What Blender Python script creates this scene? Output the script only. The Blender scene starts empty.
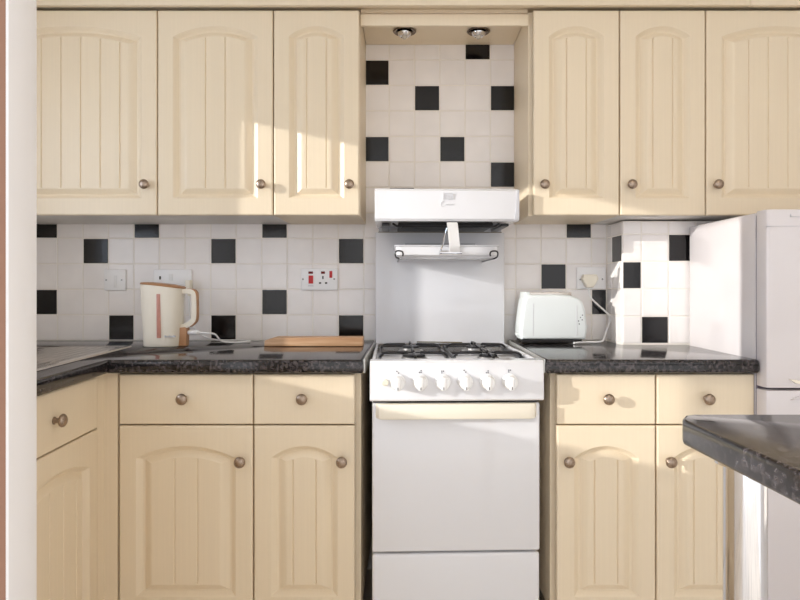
import bpy, bmesh, math, random
from mathutils import Vector, Matrix
random.seed(4)
C = bpy.context.scene.collection
PI = math.pi
# ------------------------------------------------------------------ camera geometry (metres; y=0 is the tiled back wall)
F, CD, VX, VY, CZ = 611.0, 2.43, 408.0, 286.0, 1.127
def sc(y): return F / (CD + y)
def wx(px, y): return (px - VX) / sc(y)
def wz(py, y): return CZ - (py - VY) / sc(y)

# ------------------------------------------------------------------ materials
def lin(c):
    r = []
    for v in c:
        v = v / 255.0
        r.append(v / 12.92 if v <= 0.04045 else ((v + 0.055) / 1.055) ** 2.4)
    return (*r, 1)
def mat(name, col, rough=0.5, metal=0.0, noise=None, bump=None, coat=0.0, spec=0.5):
    """noise=(scale vec, amount, detail) mottles the colour; bump=(scale vec, strength)"""
    m = bpy.data.materials.new(name); m.use_nodes = True
    nt = m.node_tree; b = nt.nodes['Principled BSDF']
    b.inputs['Base Color'].default_value = lin(col)
    b.inputs['Roughness'].default_value = rough
    b.inputs['Metallic'].default_value = metal
    b.inputs['Coat Weight'].default_value = coat
    b.inputs['Coat Roughness'].default_value = 0.08
    b.inputs['Specular IOR Level'].default_value = spec
    def nz(scale, detail):
        tc = nt.nodes.new('ShaderNodeTexCoord'); mp = nt.nodes.new('ShaderNodeMapping')
        mp.inputs['Scale'].default_value = scale
        n = nt.nodes.new('ShaderNodeTexNoise'); n.inputs['Scale'].default_value = 1.0
        n.inputs['Detail'].default_value = detail
        nt.links.new(tc.outputs['Object'], mp.inputs['Vector']); nt.links.new(mp.outputs['Vector'], n.inputs['Vector'])
        return n
    if noise:
        n = nz(noise[0], noise[2]); rp = nt.nodes.new('ShaderNodeValToRGB')
        a = noise[1]; c0 = lin(col)
        rp.color_ramp.elements[0].position = 0.32 if name != 'mottled_laminate' else 0.46; rp.color_ramp.elements[1].position = 0.68 if name != 'mottled_laminate' else 0.80
        if isinstance(a, tuple):
            rp.color_ramp.elements[0].color = c0; rp.color_ramp.elements[1].color = lin(a)
        else:
            rp.color_ramp.elements[0].color = (*[max(0, v * (1 - a)) for v in c0[:3]], 1)
            rp.color_ramp.elements[1].color = (*[min(1, v * (1 + a)) for v in c0[:3]], 1)
        nt.links.new(n.outputs['Fac'], rp.inputs['Fac']); nt.links.new(rp.outputs['Color'], b.inputs['Base Color'])
    if bump:
        n = nz(bump[0], 3); bp = nt.nodes.new('ShaderNodeBump')
        bp.inputs['Strength'].default_value = bump[1]; bp.inputs['Distance'].default_value = 0.002
        nt.links.new(n.outputs['Fac'], bp.inputs['Height']); nt.links.new(bp.outputs['Normal'], b.inputs['Normal'])
    return m
M = {}
M['cream'] = mat('cream_vinyl', (234, 218, 191), 0.36, noise=((160, 160, 3), 0.012, 3), bump=((220, 220, 5), 0.045))
M['carcass'] = mat('cream_carcass', (232, 216, 189), 0.45)
M['underside'] = mat('white_melamine', (226, 222, 216), 0.45)
M['worktop'] = mat('mottled_laminate', (16, 12, 13), 0.12, noise=((110, 110, 110), (92, 84, 86), 9), spec=0.6)
M['trim_light'] = mat('aluminium_trim', (190, 190, 186), 0.35, 0.6)
M['tile'] = mat('white_tile', (248, 243, 240), 0.16, noise=((9, 9, 9), 0.03, 2), bump=((14, 14, 14), 0.12))
M['tile_black'] = mat('black_tile', (13, 11, 13), 0.15, noise=((60, 60, 60), 0.25, 3), bump=((40, 40, 40), 0.15))
M['grout'] = mat('grout', (242, 236, 228), 0.85)
M['paint'] = mat('wall_paint', (236, 230, 222), 0.85)
M['ceiling'] = mat('ceiling_paint', (243, 241, 237), 0.9)
M['hallwall'] = mat('hall_paint', (158, 120, 100), 0.8)
M['gloss_paint'] = mat('white_gloss', (238, 236, 236), 0.35)
M['floor'] = mat('floor_vinyl', (236, 226, 212), 0.45, noise=((8, 2, 1), 0.15, 4))
M['dark_chrome'] = mat('dark_chrome', (120, 108, 96), 0.18, 1.0)
M['pewter'] = mat('pewter', (166, 148, 132), 0.32, 1.0, noise=((300, 300, 300), 0.3, 3))
M['enamel'] = mat('white_enamel', (228, 228, 231), 0.13, coat=0.4)
M['enamel_grey'] = mat('grey_enamel', (190, 190, 194), 0.25)
M['cream_plastic'] = mat('cream_plastic', (240, 233, 216), 0.35)
M['knob_white'] = mat('knob_white', (244, 244, 244), 0.3)
M['white_plastic'] = mat('white_plastic', (240, 239, 238), 0.3)
M['black_iron'] = mat('black_iron', (24, 24, 28), 0.3)
M['dark'] = mat('dark_steel', (30, 27, 26), 0.5, 0.3)
M['chrome'] = mat('chrome', (225, 225, 228), 0.06, 1.0)
M['steel'] = mat('brushed_steel', (205, 198, 190), 0.24, 1.0, bump=((4, 300, 40), 0.05))
M['alu'] = mat('burner_alloy', (170, 168, 166), 0.35, 0.9)
M['fridge'] = mat('fridge_white', (220, 214, 214), 0.26, coat=0.2)
M['seal'] = mat('door_seal', (110, 100, 112), 0.6)
M['kettle'] = mat('kettle_ivory', (240, 232, 216), 0.3)
M['olive'] = mat('olive_steel', (120, 112, 92), 0.4, 0.4)
M['tan'] = mat('tan_plastic', (188, 140, 100), 0.4)
M['gauge'] = mat('pink_gauge', (196, 138, 122), 0.3, noise=((60, 60, 30), 0.15, 3))
M['mint'] = mat('toaster_white', (228, 233, 232), 0.28)
M['red'] = mat('red_switch', (200, 30, 36), 0.3)
M['neon'] = mat('neon_dark_red', (120, 32, 34), 0.25)
M['hole'] = mat('socket_hole', (40, 38, 38), 0.6)
M['socket'] = mat('socket_white', (250, 249, 249), 0.28)
M['wood'] = mat('beech_wood', (186, 138, 98), 0.5, noise=((6, 60, 90), (214, 176, 138), 5))
M['faint'] = mat('print_faint', (216, 216, 219), 0.3)
M['mark'] = mat('print_grey', (190, 190, 194), 0.4)
M['markdark'] = mat('print_dark', (70, 70, 80), 0.4)
M['glass'] = mat('window_glass', (255, 255, 255), 0.0)
_nt = M['glass'].node_tree; _tr = _nt.nodes.new('ShaderNodeBsdfTransparent'); _gl = _nt.nodes.new('ShaderNodeBsdfGlossy'); _gl.inputs['Roughness'].default_value = 0.02
_mx = _nt.nodes.new('ShaderNodeMixShader'); _mx.inputs['Fac'].default_value = 0.06
_nt.links.new(_tr.outputs[0], _mx.inputs[1]); _nt.links.new(_gl.outputs[0], _mx.inputs[2]); _nt.links.new(_mx.outputs[0], _nt.nodes['Material Output'].inputs['Surface'])
M['bulb'] = mat('bulb_glass', (220, 215, 205), 0.1, 0.3)

# ------------------------------------------------------------------ mesh helpers
def nb(): return bmesh.new()
def box(bm, x0, x1, y0, y1, z0, z1, bev=0.0, seg=2, mi=0):
    r = bmesh.ops.create_cube(bm, size=1)
    for v in r['verts']:
        v.co = Vector((x0 + (x1 - x0) * (v.co.x + .5), y0 + (y1 - y0) * (v.co.y + .5), z0 + (z1 - z0) * (v.co.z + .5)))
    fs = {f for v in r['verts'] for f in v.link_faces}
    for f in fs: f.material_index = mi
    if bev > 0:
        es = list({e for v in r['verts'] for e in v.link_edges})
        bmesh.ops.bevel(bm, geom=es, offset=bev, segments=seg, profile=0.5, affect='EDGES', clamp_overlap=True)
    return bm
def prism(bm, poly, axis, a, b, bev=0.0, seg=2):
    """extrude a 2-D polygon from a to b; axis 'z': (x,y), 'y': (x,z), 'x': (y,z)"""
    def P(p, t):
        if axis == 'z': return (p[0], p[1], t)
        if axis == 'y': return (p[0], t, p[1])
        return (t, p[0], p[1])
    lo = [bm.verts.new(P(p, a)) for p in poly]; hi = [bm.verts.new(P(p, b)) for p in poly]
    n = len(poly); fs = [bm.faces.new(lo), bm.faces.new(hi)]
    for i in range(n): fs.append(bm.faces.new((lo[i], lo[(i + 1) % n], hi[(i + 1) % n], hi[i])))
    bmesh.ops.recalc_face_normals(bm, faces=fs)
    if bev > 0:
        es = list({e for f in fs[:2] for e in f.edges})
        bmesh.ops.bevel(bm, geom=es, offset=bev, segments=seg, profile=0.5, affect='EDGES', clamp_overlap=True)
    return bm
def lathe(bm, prof, mtx=None, n=24):
    """prof: (radius, height) along +z; mtx places it"""
    rings = []; mtx = mtx or Matrix()
    for r, h in prof:
        if r < 1e-6: rings.append([bm.verts.new(mtx @ Vector((0, 0, h)))])
        else: rings.append([bm.verts.new(mtx @ Vector((r * math.cos(2 * PI * i / n), r * math.sin(2 * PI * i / n), h))) for i in range(n)])
    fs = []
    for a, b in zip(rings, rings[1:]):
        for i in range(n):
            j = (i + 1) % n
            if len(a) == 1 and len(b) == 1: continue
            if len(a) == 1: fs.append(bm.faces.new((a[0], b[i], b[j])))
            elif len(b) == 1: fs.append(bm.faces.new((a[i], a[j], b[0])))
            else: fs.append(bm.faces.new((a[i], a[j], b[j], b[i])))
    if len(rings[0]) > 1: fs.append(bm.faces.new(rings[0]))
    if len(rings[-1]) > 1: fs.append(bm.faces.new(rings[-1]))
    bmesh.ops.recalc_face_normals(bm, faces=fs)
    return bm
def smooth_path(pts, sub=6):
    pts = [Vector(p) for p in pts]; out = []
    for i in range(len(pts) - 1):
        p0 = pts[max(i - 1, 0)]; p1 = pts[i]; p2 = pts[i + 1]; p3 = pts[min(i + 2, len(pts) - 1)]
        for k in range(sub):
            t = k / sub
            out.append(0.5 * ((2 * p1) + (p2 - p0) * t + (2 * p0 - 5 * p1 + 4 * p2 - p3) * t * t + (3 * p1 - p0 - 3 * p2 + p3) * t ** 3))
    out.append(pts[-1]); return out
def tube(bm, pts, r, n=10, closed=False):
    pts = [Vector(p) for p in pts]; rings = []; up = None; N = len(pts)
    for i, p in enumerate(pts):
        if closed: t = pts[(i + 1) % N] - pts[i - 1]
        else: t = pts[min(i + 1, N - 1)] - pts[max(i - 1, 0)]
        t.normalize()
        if up is None:
            up = Vector((0, 0, 1)) if abs(t.z) < 0.9 else Vector((1, 0, 0))
        u = (up - t * up.dot(t)).normalized(); w = t.cross(u); up = u
        rr = r[i] if isinstance(r, (list, tuple)) else r
        rings.append([bm.verts.new(p + rr * (math.cos(2 * PI * k / n) * u + math.sin(2 * PI * k / n) * w)) for k in range(n)])
    fs = []
    prs = list(zip(rings, rings[1:])) + ([(rings[-1], rings[0])] if closed else [])
    for a, b in prs:
        for k in range(n): fs.append(bm.faces.new((a[k], a[(k + 1) % n], b[(k + 1) % n], b[k])))
    if not closed: fs += [bm.faces.new(rings[0]), bm.faces.new(rings[-1])]
    bmesh.ops.recalc_face_normals(bm, faces=fs)
    return bm
def ribbon(bm, pts, wdir, wid, thick):
    """rectangular bar swept along pts; wdir = direction of its width"""
    pts = [Vector(p) for p in pts]; wd = Vector(wdir).normalized(); rings = []; N = len(pts)
    for i, p in enumerate(pts):
        t = (pts[min(i + 1, N - 1)] - pts[max(i - 1, 0)]).normalized(); nrm = t.cross(wd).normalized()
        rings.append([bm.verts.new(p + wd * (sx * wid / 2) + nrm * (sy * thick / 2)) for sx, sy in ((-1, -1), (1, -1), (1, 1), (-1, 1))])
    fs = []
    for a, b in zip(rings, rings[1:]):
        for k in range(4): fs.append(bm.faces.new((a[k], a[(k + 1) % 4], b[(k + 1) % 4], b[k])))
    fs += [bm.faces.new(rings[0]), bm.faces.new(rings[-1])]
    bmesh.ops.recalc_face_normals(bm, faces=fs)
    return bm
def finish(name, bm, mats, ang=32):
    me = bpy.data.meshes.new(name); bm.to_mesh(me); bm.free()
    for m in (mats if isinstance(mats, (list, tuple)) else [mats]): me.materials.append(m)
    me.polygons.foreach_set('use_smooth', [True] * len(me.polygons))
    me.set_sharp_from_angle(angle=math.radians(ang))
    return me
def link(name, me, parent=None, loc=(0, 0, 0), rot=(0, 0, 0), label=None):
    o = bpy.data.objects.new(name, me); C.objects.link(o)
    o.location = loc; o.rotation_euler = rot
    if parent: o.parent = parent
    if label: o['label'] = label
    return o
ORG = {}
def thing(name, label, cat, loc=(0, 0, 0), rotz=0.0, group=None):
    o = bpy.data.objects.new(name, None); C.objects.link(o); o.empty_display_size = 0.05
    o.location = loc; o.rotation_euler = (0, 0, rotz); o['label'] = label; o['category'] = cat
    if group: o['group'] = group
    ORG[o] = Vector(loc); return o
def part(name, bm, m, root, label=None, ang=32, top=None):
    """a part whose bmesh was drawn in world coordinates of the un-turned root; top = root thing when nested"""
    me = finish(name, bm, m, ang); me.transform(Matrix.Translation(-ORG[top or root]))
    o = link(name, me, root, label=label)
    return o
def whole(name, bm, m, label, cat, group=None, ang=32, origin=None):
    me = finish(name, bm, m, ang)
    o = link(name, me)
    if origin is not None:
        me.transform(Matrix.Translation(-Vector(origin))); o.location = origin
    o['label'] = label; o['category'] = cat
    if group: o['group'] = group
    return o
def struct(name, bm, m, ang=32, parent=None):
    o = link(name, finish(name, bm, m, ang), parent)
    o['kind'] = 'structure'
    return o

# ------------------------------------------------------------------ setting: room shell
XL, XR = -1.56, 1.72
PL, PR, XA = 25.55, 25.30, 338.3
SB = sc(0)
cols = [wx(XA - PL * k, 0) for k in range(13, 0, -1)] + [wx(XA, 0), wx(XA + PL, 0)] + [wx(XA + PL + PR * k, 0) for k in range(1, 12)]
rows = [wz(238.3 + 25.5 * k, 0) for k in range(4, -9, -1)]          # bottom to top
blk = [(47, 231), (146, 231), (274, 231), (95, 251), (222, 251), (351, 251), (47, 302), (274, 302), (120, 328), (222, 328), (351, 328),
       (580, 231), (553, 277), (600, 302), (376, 71), (426, 97), (502, 97), (477, 52), (376, 148), (452, 148), (502, 174), (400, 192)]
G = 0.0018
def tile(bm, a0, a1, b0, b1, P, black):
    """one bevelled tile in the (a,b) plane; P(a,b,out) gives the point"""
    e = 0.0018; vs = []
    for d, o in ((0, -0.005), (0, -0.0025), (e, 0.0)):
        vs.append([bm.verts.new(P(a, b, o)) for a, b in ((a0 + G + d, b0 + G + d), (a1 - G - d, b0 + G + d), (a1 - G - d, b1 - G - d), (a0 + G + d, b1 - G - d))])
    fs = [bm.faces.new(vs[2])]
    for p, q in zip(vs, vs[1:]):
        for i in range(4): fs.append(bm.faces.new((p[i], p[(i + 1) % 4], q[(i + 1) % 4], q[i])))
    for f in fs: f.material_index = 2 if black else 1
    return fs
bm = nb(); fs = []
XC = 0.79
def isblk(a0, a1, b0, b1, y, lst):
    return any(a0 < wx(p, y) < a1 and b0 < wz(q, y) < b1 for p, q in lst)
for a0, a1 in zip(cols, cols[1:]):
    for b0, b1 in zip(rows, rows[1:]):
        A0, A1 = max(a0, XL), min(a1, XC)
        if A1 - A0 < 0.012: continue
        fs += tile(bm, A0, A1, b0, b1, lambda a, b, o: (a, -o, b), isblk(a0, a1, b0, b1, 0, blk))
bmesh.ops.recalc_face_normals(bm, faces=fs)
for f in fs:
    if f.normal.y > 0.5: f.normal_flip()
box(bm, XL - 0.1, XR + 0.1, 0.0016, 0.12, 0, 2.36)
struct('wall_back', bm, [M['grout'], M['tile'], M['tile_black']], ang=25)
# tiled boxing in the right-hand corner (a step forward in the wall)
YB = -0.18; XE = 1.72
bm = nb(); fs = []
ccols = [wx(p, YB) for p in (614.2, 641.5, 668.6, 695.7, 722.8)]
crows = [wz(343.6 - 27.35 * k, YB) for k in range(0, 5)] + [1.365]
cblk = [(655, 330), (630, 275), (680, 248)]
for a0, a1 in zip(ccols, ccols[1:]):
    for b0, b1 in zip(crows, crows[1:]):
        fs += tile(bm, max(a0, XC + 0.001), a1, b0, b1, lambda a, b, o: (a, YB - o, b), isblk(a0, a1, b0, b1, YB, cblk))
for a0, a1 in ((-0.062, -0.004), (-0.166, -0.062), (YB, -0.166)):
    for k, (b0, b1) in enumerate(zip(crows, crows[1:])):
        if a1 - a0 < 0.01: continue
        fs += tile(bm, a0, a1, b0, b1, lambda a, b, o: (XC + 0.0 - o, a, b), k == 3 and a0 == -0.166)
bmesh.ops.recalc_face_normals(bm, faces=fs)
box(bm, XC + 0.0016, XE, YB + 0.0016, 0.003, 0.0, 1.366)
struct('wall_alcove', bm, [M['grout'], M['tile'], M['tile_black']], ang=25)
# left wall with the window opening
WY0, WY1, WZ0, WZ1 = -1.60, -0.688, 1.092, 1.972
bm = nb()
FX = XL - 0.10
box(bm, FX, XL, -1.75, WY0, 0, 2.36); box(bm, FX, XL, WY1, 0.0015, 0, 2.36)
box(bm, FX, XL, WY0, WY1, 0, WZ0); box(bm, FX, XL, WY0, WY1, WZ1, 2.36)
struct('wall_left', bm, M['paint'])
bm = nb(); box(bm, XR, XR + 0.1, -2.4, 0.0015, 0, 2.36); struct('wall_right', bm, M['paint'])
bm = nb(); box(bm, XL - 0.2, XR + 0.2, -4.2, 0.12, -0.1, 0.0); struct('floor', bm, M['floor'])
bm = nb(); box(bm, XL - 0.1, XR + 0.1, -4.2, 0.12, 2.36, 2.46); struct('ceiling', bm, M['ceiling'])
# wall end that the camera looks past: brown hall paint, white lined opening
JX = -0.46
yb_, yf_ = -1.6745, -1.726
bm = nb(); box(bm, -0.70, JX - 0.004, yf_ + 0.002, yf_ + 0.03, 0, 2.36); box(bm, -0.70, JX - 0.004, yf_ + 0.03, yb_, 0, 2.36, mi=1); struct('wall_front', bm, [M['hallwall'], M['paint']])
bm = nb(); box(bm, JX - 0.004, JX, yf_, yb_ + 0.002, 0, 2.36, 0.001); struct('trim_2', bm, M['gloss_paint'])
HX0, HX1, HY0, HY1, HZ0, HZ1 = FX, XL, -3.05, -2.37, 1.10, 2.00
bm = nb(); box(bm, HX0, HX1, -4.0, HY0, 0, 2.36); box(bm, HX0, HX1, HY1, -1.751, 0, 2.36); box(bm, HX0, HX1, HY0, HY1, 0, HZ0); box(bm, HX0, HX1, HY0, HY1, HZ1, 2.36)
struct('wall_hall_added', bm, M['paint'])  # unseen hall wall, added to keep bright left-hand sky off the right cupboards
w = nb(); t = 0.03
for a, b, c, d in ((HY0 + .001, HY0 + t, HZ0 + .001, HZ1 - .001), (HY1 - t, HY1 - .001, HZ0 + .001, HZ1 - .001), (HY0 + t, HY1 - t, HZ0 + .001, HZ0 + t), (HY0 + t, HY1 - t, HZ1 - t, HZ1 - .001)):
    box(w, HX0 + 0.005, HX0 + 0.045, a, b, c, d, 0.003)
wf2 = struct('window_2', w, M['gloss_paint'])
g = nb(); box(g, HX0 + 0.02, HX0 + 0.026, HY0 + t, HY1 - t, HZ0 + t, HZ1 - t); link('window_pane', finish('window_pane', g, M['glass']), wf2)
# window frame + glass in the left wall
w = nb()
for y0, y1, z0, z1 in ((WY0 - 0.04, WY0, WZ0 - 0.04, WZ1 + 0.04), (WY1, WY1 + 0.04, WZ0 - 0.04, WZ1 + 0.04)):
    pass
t = 0.03
fxa, fxb = FX + 0.005, FX + 0.045
box(w, fxa, fxb, WY0 + 0.001, WY0 + t, WZ0 + 0.001, WZ1 - 0.001, 0.003); box(w, fxa, fxb, WY1 - t, WY1 - 0.001, WZ0 + 0.001, WZ1 - 0.001, 0.003)
box(w, fxa, fxb, WY0 + t, WY1 - t, WZ0 + 0.001, WZ0 + t, 0.003); box(w, fxa, fxb, WY0 + t, WY1 - t, WZ1 - t, WZ1 - 0.001, 0.003)
wf = struct('window_1', w, M['gloss_paint'])
g = nb(); box(g, FX + 0.02, FX + 0.026, WY0 + t, WY1 - t, WZ0 + t, WZ1 - t); link('window_pane', finish('window_pane', g, M['glass']), wf)
# cornice along the tops of the wall cupboards
YC = -0.345
bm = nb()
jx = wx(751, YC)
box(bm, XL + 0.002, jx - 0.0006, YC, -0.325, 2.086, 2.20, 0.0015); box(bm, jx + 0.0006, XR - 0.002, YC, -0.325, 2.086, 2.20, 0.0015)
box(bm, XL + 0.002, XR - 0.002, -0.325, -0.004, 2.10, 2.20)
struct('trim_1', bm, M['cream'])

# ------------------------------------------------------------------ doors, drawers, knobs
def door_mesh(w, h, arch=0.036, fs=0.052, ft=0.055, fb=0.058, T=0.020):
    c0 = w / 2 - fs; R = (c0 * c0 + arch * arch) / (2 * arch); peak = h - ft; zc = peak - R
    IN = 0.050; ci = c0 - IN
    gx = [g for k in range(-6, 6) for g in [0.034 + 0.068 * k] if abs(g) < ci - 0.006]
    ts = {round(-1 + 2 * i / 16, 5) for i in range(17)}
    ts = {t_ for t_ in ts if all(abs(t_ * ci - g) > 0.004 for g in gx)} | {-1.0, 1.0}
    vset = set()
    for g in gx:
        for d in (-0.0028, 0, 0.0028):
            ts.add(round((g + d) / ci, 5))
        vset.add(round(g / ci, 5))
    ts = sorted(ts)
    bm = bmesh.new()
    def loop(kind, e, y, vee=False):
        lo, hi = [], []
        for t_ in ts:
            dy = 0.0038 if (vee and t_ in vset) else 0.0
            if kind == 'rect':
                lo.append(bm.verts.new((t_ * (w / 2 - e), y, e))); hi.append(bm.verts.new((t_ * (w / 2 - e), y, h - e)))
            else:
                c = c0 - e; x = t_ * c; r = R - 0.74 * e
                lo.append(bm.verts.new((x, y + dy, fb + 0.74 * e))); hi.append(bm.verts.new((x, y + dy, zc + math.sqrt(max(r * r - x * x, 0)))))
        return lo, hi
    L = [loop('rect', 0, 0), loop('rect', 0, -T + 0.004), loop('rect', 0.0015, -T + 0.0012), loop('rect', 0.005, -T)]
    for e, y in ((0, -T), (0.003, -T + 0.0016), (0.016, -T + 0.0140), (0.022, -T + 0.0150), (0.038, -T + 0.0050), (0.046, -T + 0.0022)):
        L.append(loop('arch', e, y))
    L.append(loop('arch', IN - 0.001, -T + 0.002)); L.append(loop('arch', IN, -T + 0.002, True))
    for (l0, h0), (l1, h1) in zip(L, L[1:]):
        a = l0 + h0[::-1]; b = l1 + h1[::-1]; n = len(a)
        for i in range(n): bm.faces.new((a[i], a[(i + 1) % n], b[(i + 1) % n], b[i]))
    lo, hi = L[-1]
    for i in range(len(lo) - 1): bm.faces.new((lo[i], lo[i + 1], hi[i + 1], hi[i]))
    lo, hi = L[0]; bm.faces.new((lo + hi[::-1])[::-1])
    bmesh.ops.recalc_face_normals(bm, faces=bm.faces)
    return finish('cupboard_door', bm, M['cream'], 18)
def drawer_mesh(w, h, T=0.020):
    bm = bmesh.new(); L = []
    for e, y in ((0, 0), (0, -T + 0.004), (0.0015, -T + 0.0012), (0.005, -T)):
        L.append([bm.verts.new((x, y, z)) for x, z in ((-w / 2 + e, e), (w / 2 - e, e), (w / 2 - e, h - e), (-w / 2 + e, h - e))])
    for a, b in zip(L, L[1:]):
        for i in range(4): bm.faces.new((a[i], a[(i + 1) % 4], b[(i + 1) % 4], b[i]))
    bm.faces.new(L[-1]); bm.faces.new(L[0][::-1])
    bmesh.ops.recalc_face_normals(bm, faces=bm.faces)
    return finish('drawer_front', bm, M['cream'], 18)
bm = nb()
lathe(bm, [(0.0095, 0), (0.0095, 0.002), (0.007, 0.004), (0.0062, 0.011), (0.0085, 0.014), (0.0150, 0.017), (0.0168, 0.0205), (0.0160, 0.0245), (0.0115, 0.0285), (0.005, 0.0302), (0, 0.0305)],
      Matrix.Rotation(PI / 2, 4, 'X'))
KNOB = finish('knob', bm, M['pewter'], 40)
def knob(parent, x, z, T=0.020):
    return link('knob', KNOB, parent, (x, -T, z), label='round pewter knob')

# ------------------------------------------------------------------ wall cupboards
ZB, ZT = 1.372, 2.082
def wall_unit(x0, x1, kx, label, ins=(0.0, 0.0)):
    t_ = thing('wall_cabinet', label, 'cupboard', ((x0 + x1) / 2, 0, ZB), 0, 'cream wall cupboards')
    bm = nb(); th = 0.016
    box(bm, x0 + 0.0005, x0 + th, -0.289, -0.002, ZB, ZT + 0.003); box(bm, x1 - th, x1 - 0.0005, -0.289, -0.002, ZB, ZT + 0.003)
    box(bm, x0 + th, x1 - th, -0.289, -0.002, ZT - 0.013, ZT + 0.003); box(bm, x0 + th, x1 - th, -0.016, -0.002, ZB, ZT - 0.013)
    box(bm, x0 + th, x1 - th, -0.289, -0.016, ZB, ZB + th, mi=0)
    part('carcass', bm, M['carcass'] if abs(x0) < 0.5 or abs(x1) < 0.3 else M['underside'], t_)
    a, b = x0 + 0.002 + ins[0], x1 - 0.002 - ins[1]
    d = link('cupboard_door', door_mesh(b - a, ZT - ZB - 0.002), t_, ((a + b) / 2 - (x0 + x1) / 2, -0.2995, 0.0))
    knob(d, wx(kx, -0.33) - (a + b) / 2, wz(184.5, -0.33) - ZB)
    return t_
wall_unit(-1.466, -0.8665, 145, 'widest cream wall cupboard at far left, over the sink drainer')
wall_unit(-0.8665, -0.4655, 261.5, 'cream wall cupboard with arched panel above the cream kettle')
wall_unit(-0.4655, -0.167, 349.5, 'narrow cream wall cupboard just left of the cooker hood recess, partly sunlit', (0, 0.0))
wall_unit(0.421, 0.7315, 544.5, 'narrow cream wall cupboard just right of the hood recess, above the toaster', (0.0115, 0))
wall_unit(0.7315, 1.0290, 631.5, 'narrow cream wall cupboard above the tiled boxing beside the fridge')
wall_unit(1.0290, 1.5300, 717.5, 'wide cream wall cupboard directly above the white fridge')
# bridging board and fascia over the cooker, two downlights
t_ = thing('bridging_shelf', 'cream bridging board and fascia across the top of the hood recess', 'shelf', (0.127, 0, 2.03))
bm = nb(); box(bm, -0.1655, 0.4195, -0.285, -0.002, 2.086, 2.0985); part('soffit_board', bm, M['cream'], t_)
bm = nb(); box(bm, -0.1655, 0.4195, -0.303, -0.287, 2.034, 2.0735, 0.002); part('fascia', bm, M['cream'], t_)
for x, lab in ((wx(404.5, -0.137), 'left chrome downlight in the recess ceiling above the hood'), (wx(478.5, -0.137), 'right chrome downlight in the recess ceiling, above a black tile')):
    t_ = thing('downlight', lab, 'light', (x, -0.137, 2.086), 0, 'downlights over the cooker')
    bm = nb(); lathe(bm, [(0.030, 0), (0.041, -0.001), (0.044, -0.004), (0.040, -0.007), (0.032, -0.005), (0.028, 0.0)], Matrix.Translation((x, -0.137, 2.0855)))
    part('bezel', bm, M['dark_chrome'], t_, 'dark chrome bezel')
    bm = nb(); lathe(bm, [(0.024, 0.0), (0.026, -0.008), (0.023, -0.016), (0.018, -0.020), (0.012, -0.017), (0.0, -0.014)], Matrix.Translation((x, -0.137, 2.0835)))
    part('lamp_holder', bm, M['chrome'], t_)
    bm = nb(); lathe(bm, [(0.010, -0.016), (0.011, -0.022), (0.007, -0.028), (0, -0.030)], Matrix.Translation((x, -0.137, 2.0835)), 16)
    part('bulb', bm, M['bulb'], t_)

# ------------------------------------------------------------------ base units
YD = -0.60                    # carcass front; door faces at -0.62
ZD0, ZD1, ZR0, ZR1 = 0.148, 0.7130, 0.7172, 0.8655
def base_unit(x0, x1, kd, kr, label, ends=(0, 0)):
    cx = (x0 + x1) / 2
    t_ = thing('base_cabinet', label, 'cupboard', (cx, 0, 0), 0, 'cream base cupboards with a drawer')
    a0, a1 = x0 - ends[0] + 0.0005, x1 + ends[1] - 0.0005; th = 0.016
    bm = nb(); Z0 = 0.148; yk_ = -0.03 if x1 < 0.75 else -0.2
    box(bm, a0, x0 + th, YD + 0.012, yk_, Z0, 0.869); box(bm, x1 - th, a1, YD + 0.012, yk_, Z0, 0.869)
    box(bm, x0 + th, x1 - th, YD + 0.012, yk_, Z0, Z0 + th); box(bm, x0 + th, x1 - th, yk_ - 0.015, yk_, Z0 + th, 0.869)
    box(bm, x0 + th, x1 - th, YD + 0.012, YD + 0.08, 0.853, 0.869)
    part('carcass', bm, M['carcass'], t_)
    bm = nb(); box(bm, a0, a1, YD + 0.06, YD + 0.076, 0.001, 0.147); part('plinth', bm, M['carcass'], t_)
    a, b = x0 + 0.002, x1 - 0.002
    dr = link('drawer', drawer_mesh(b - a, ZR1 - ZR0), t_, ((a + b) / 2 - cx, YD, ZR0))
    knob(dr, wx(kr, -0.64) - (a + b) / 2, wz(399.5, -0.64) - ZR0)
    d = link('cupboard_door', door_mesh(b - a, ZD1 - ZD0, fs=0.050, ft=0.060), t_, ((a + b) / 2 - cx, YD, ZD0))
    knob(d, wx(kd, -0.64) - (a + b) / 2, wz(462.5, -0.64) - ZD0)
    return t_
YS = -0.62
base_unit(wx(118.3, YS), wx(253.3, YS), 239.5, 181.5, 'wider cream base cupboard and drawer under the kettle')
base_unit(wx(253.3, YS), wx(355.3, YS), 341.5, 301.5, 'narrow cream base cupboard and drawer left of the cooker, under the wooden board', (0, 0.015))
base_unit(wx(556.3, YS), wx(656.3, YS), 569.5, 609, 'narrow cream base cupboard and drawer immediately right of the cooker', (0.012, 0))
base_unit(wx(656.3, YS), wx(755.2, YS), 671.5, 709.5, 'cream base cupboard and drawer at right, beside the fridge')
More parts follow.
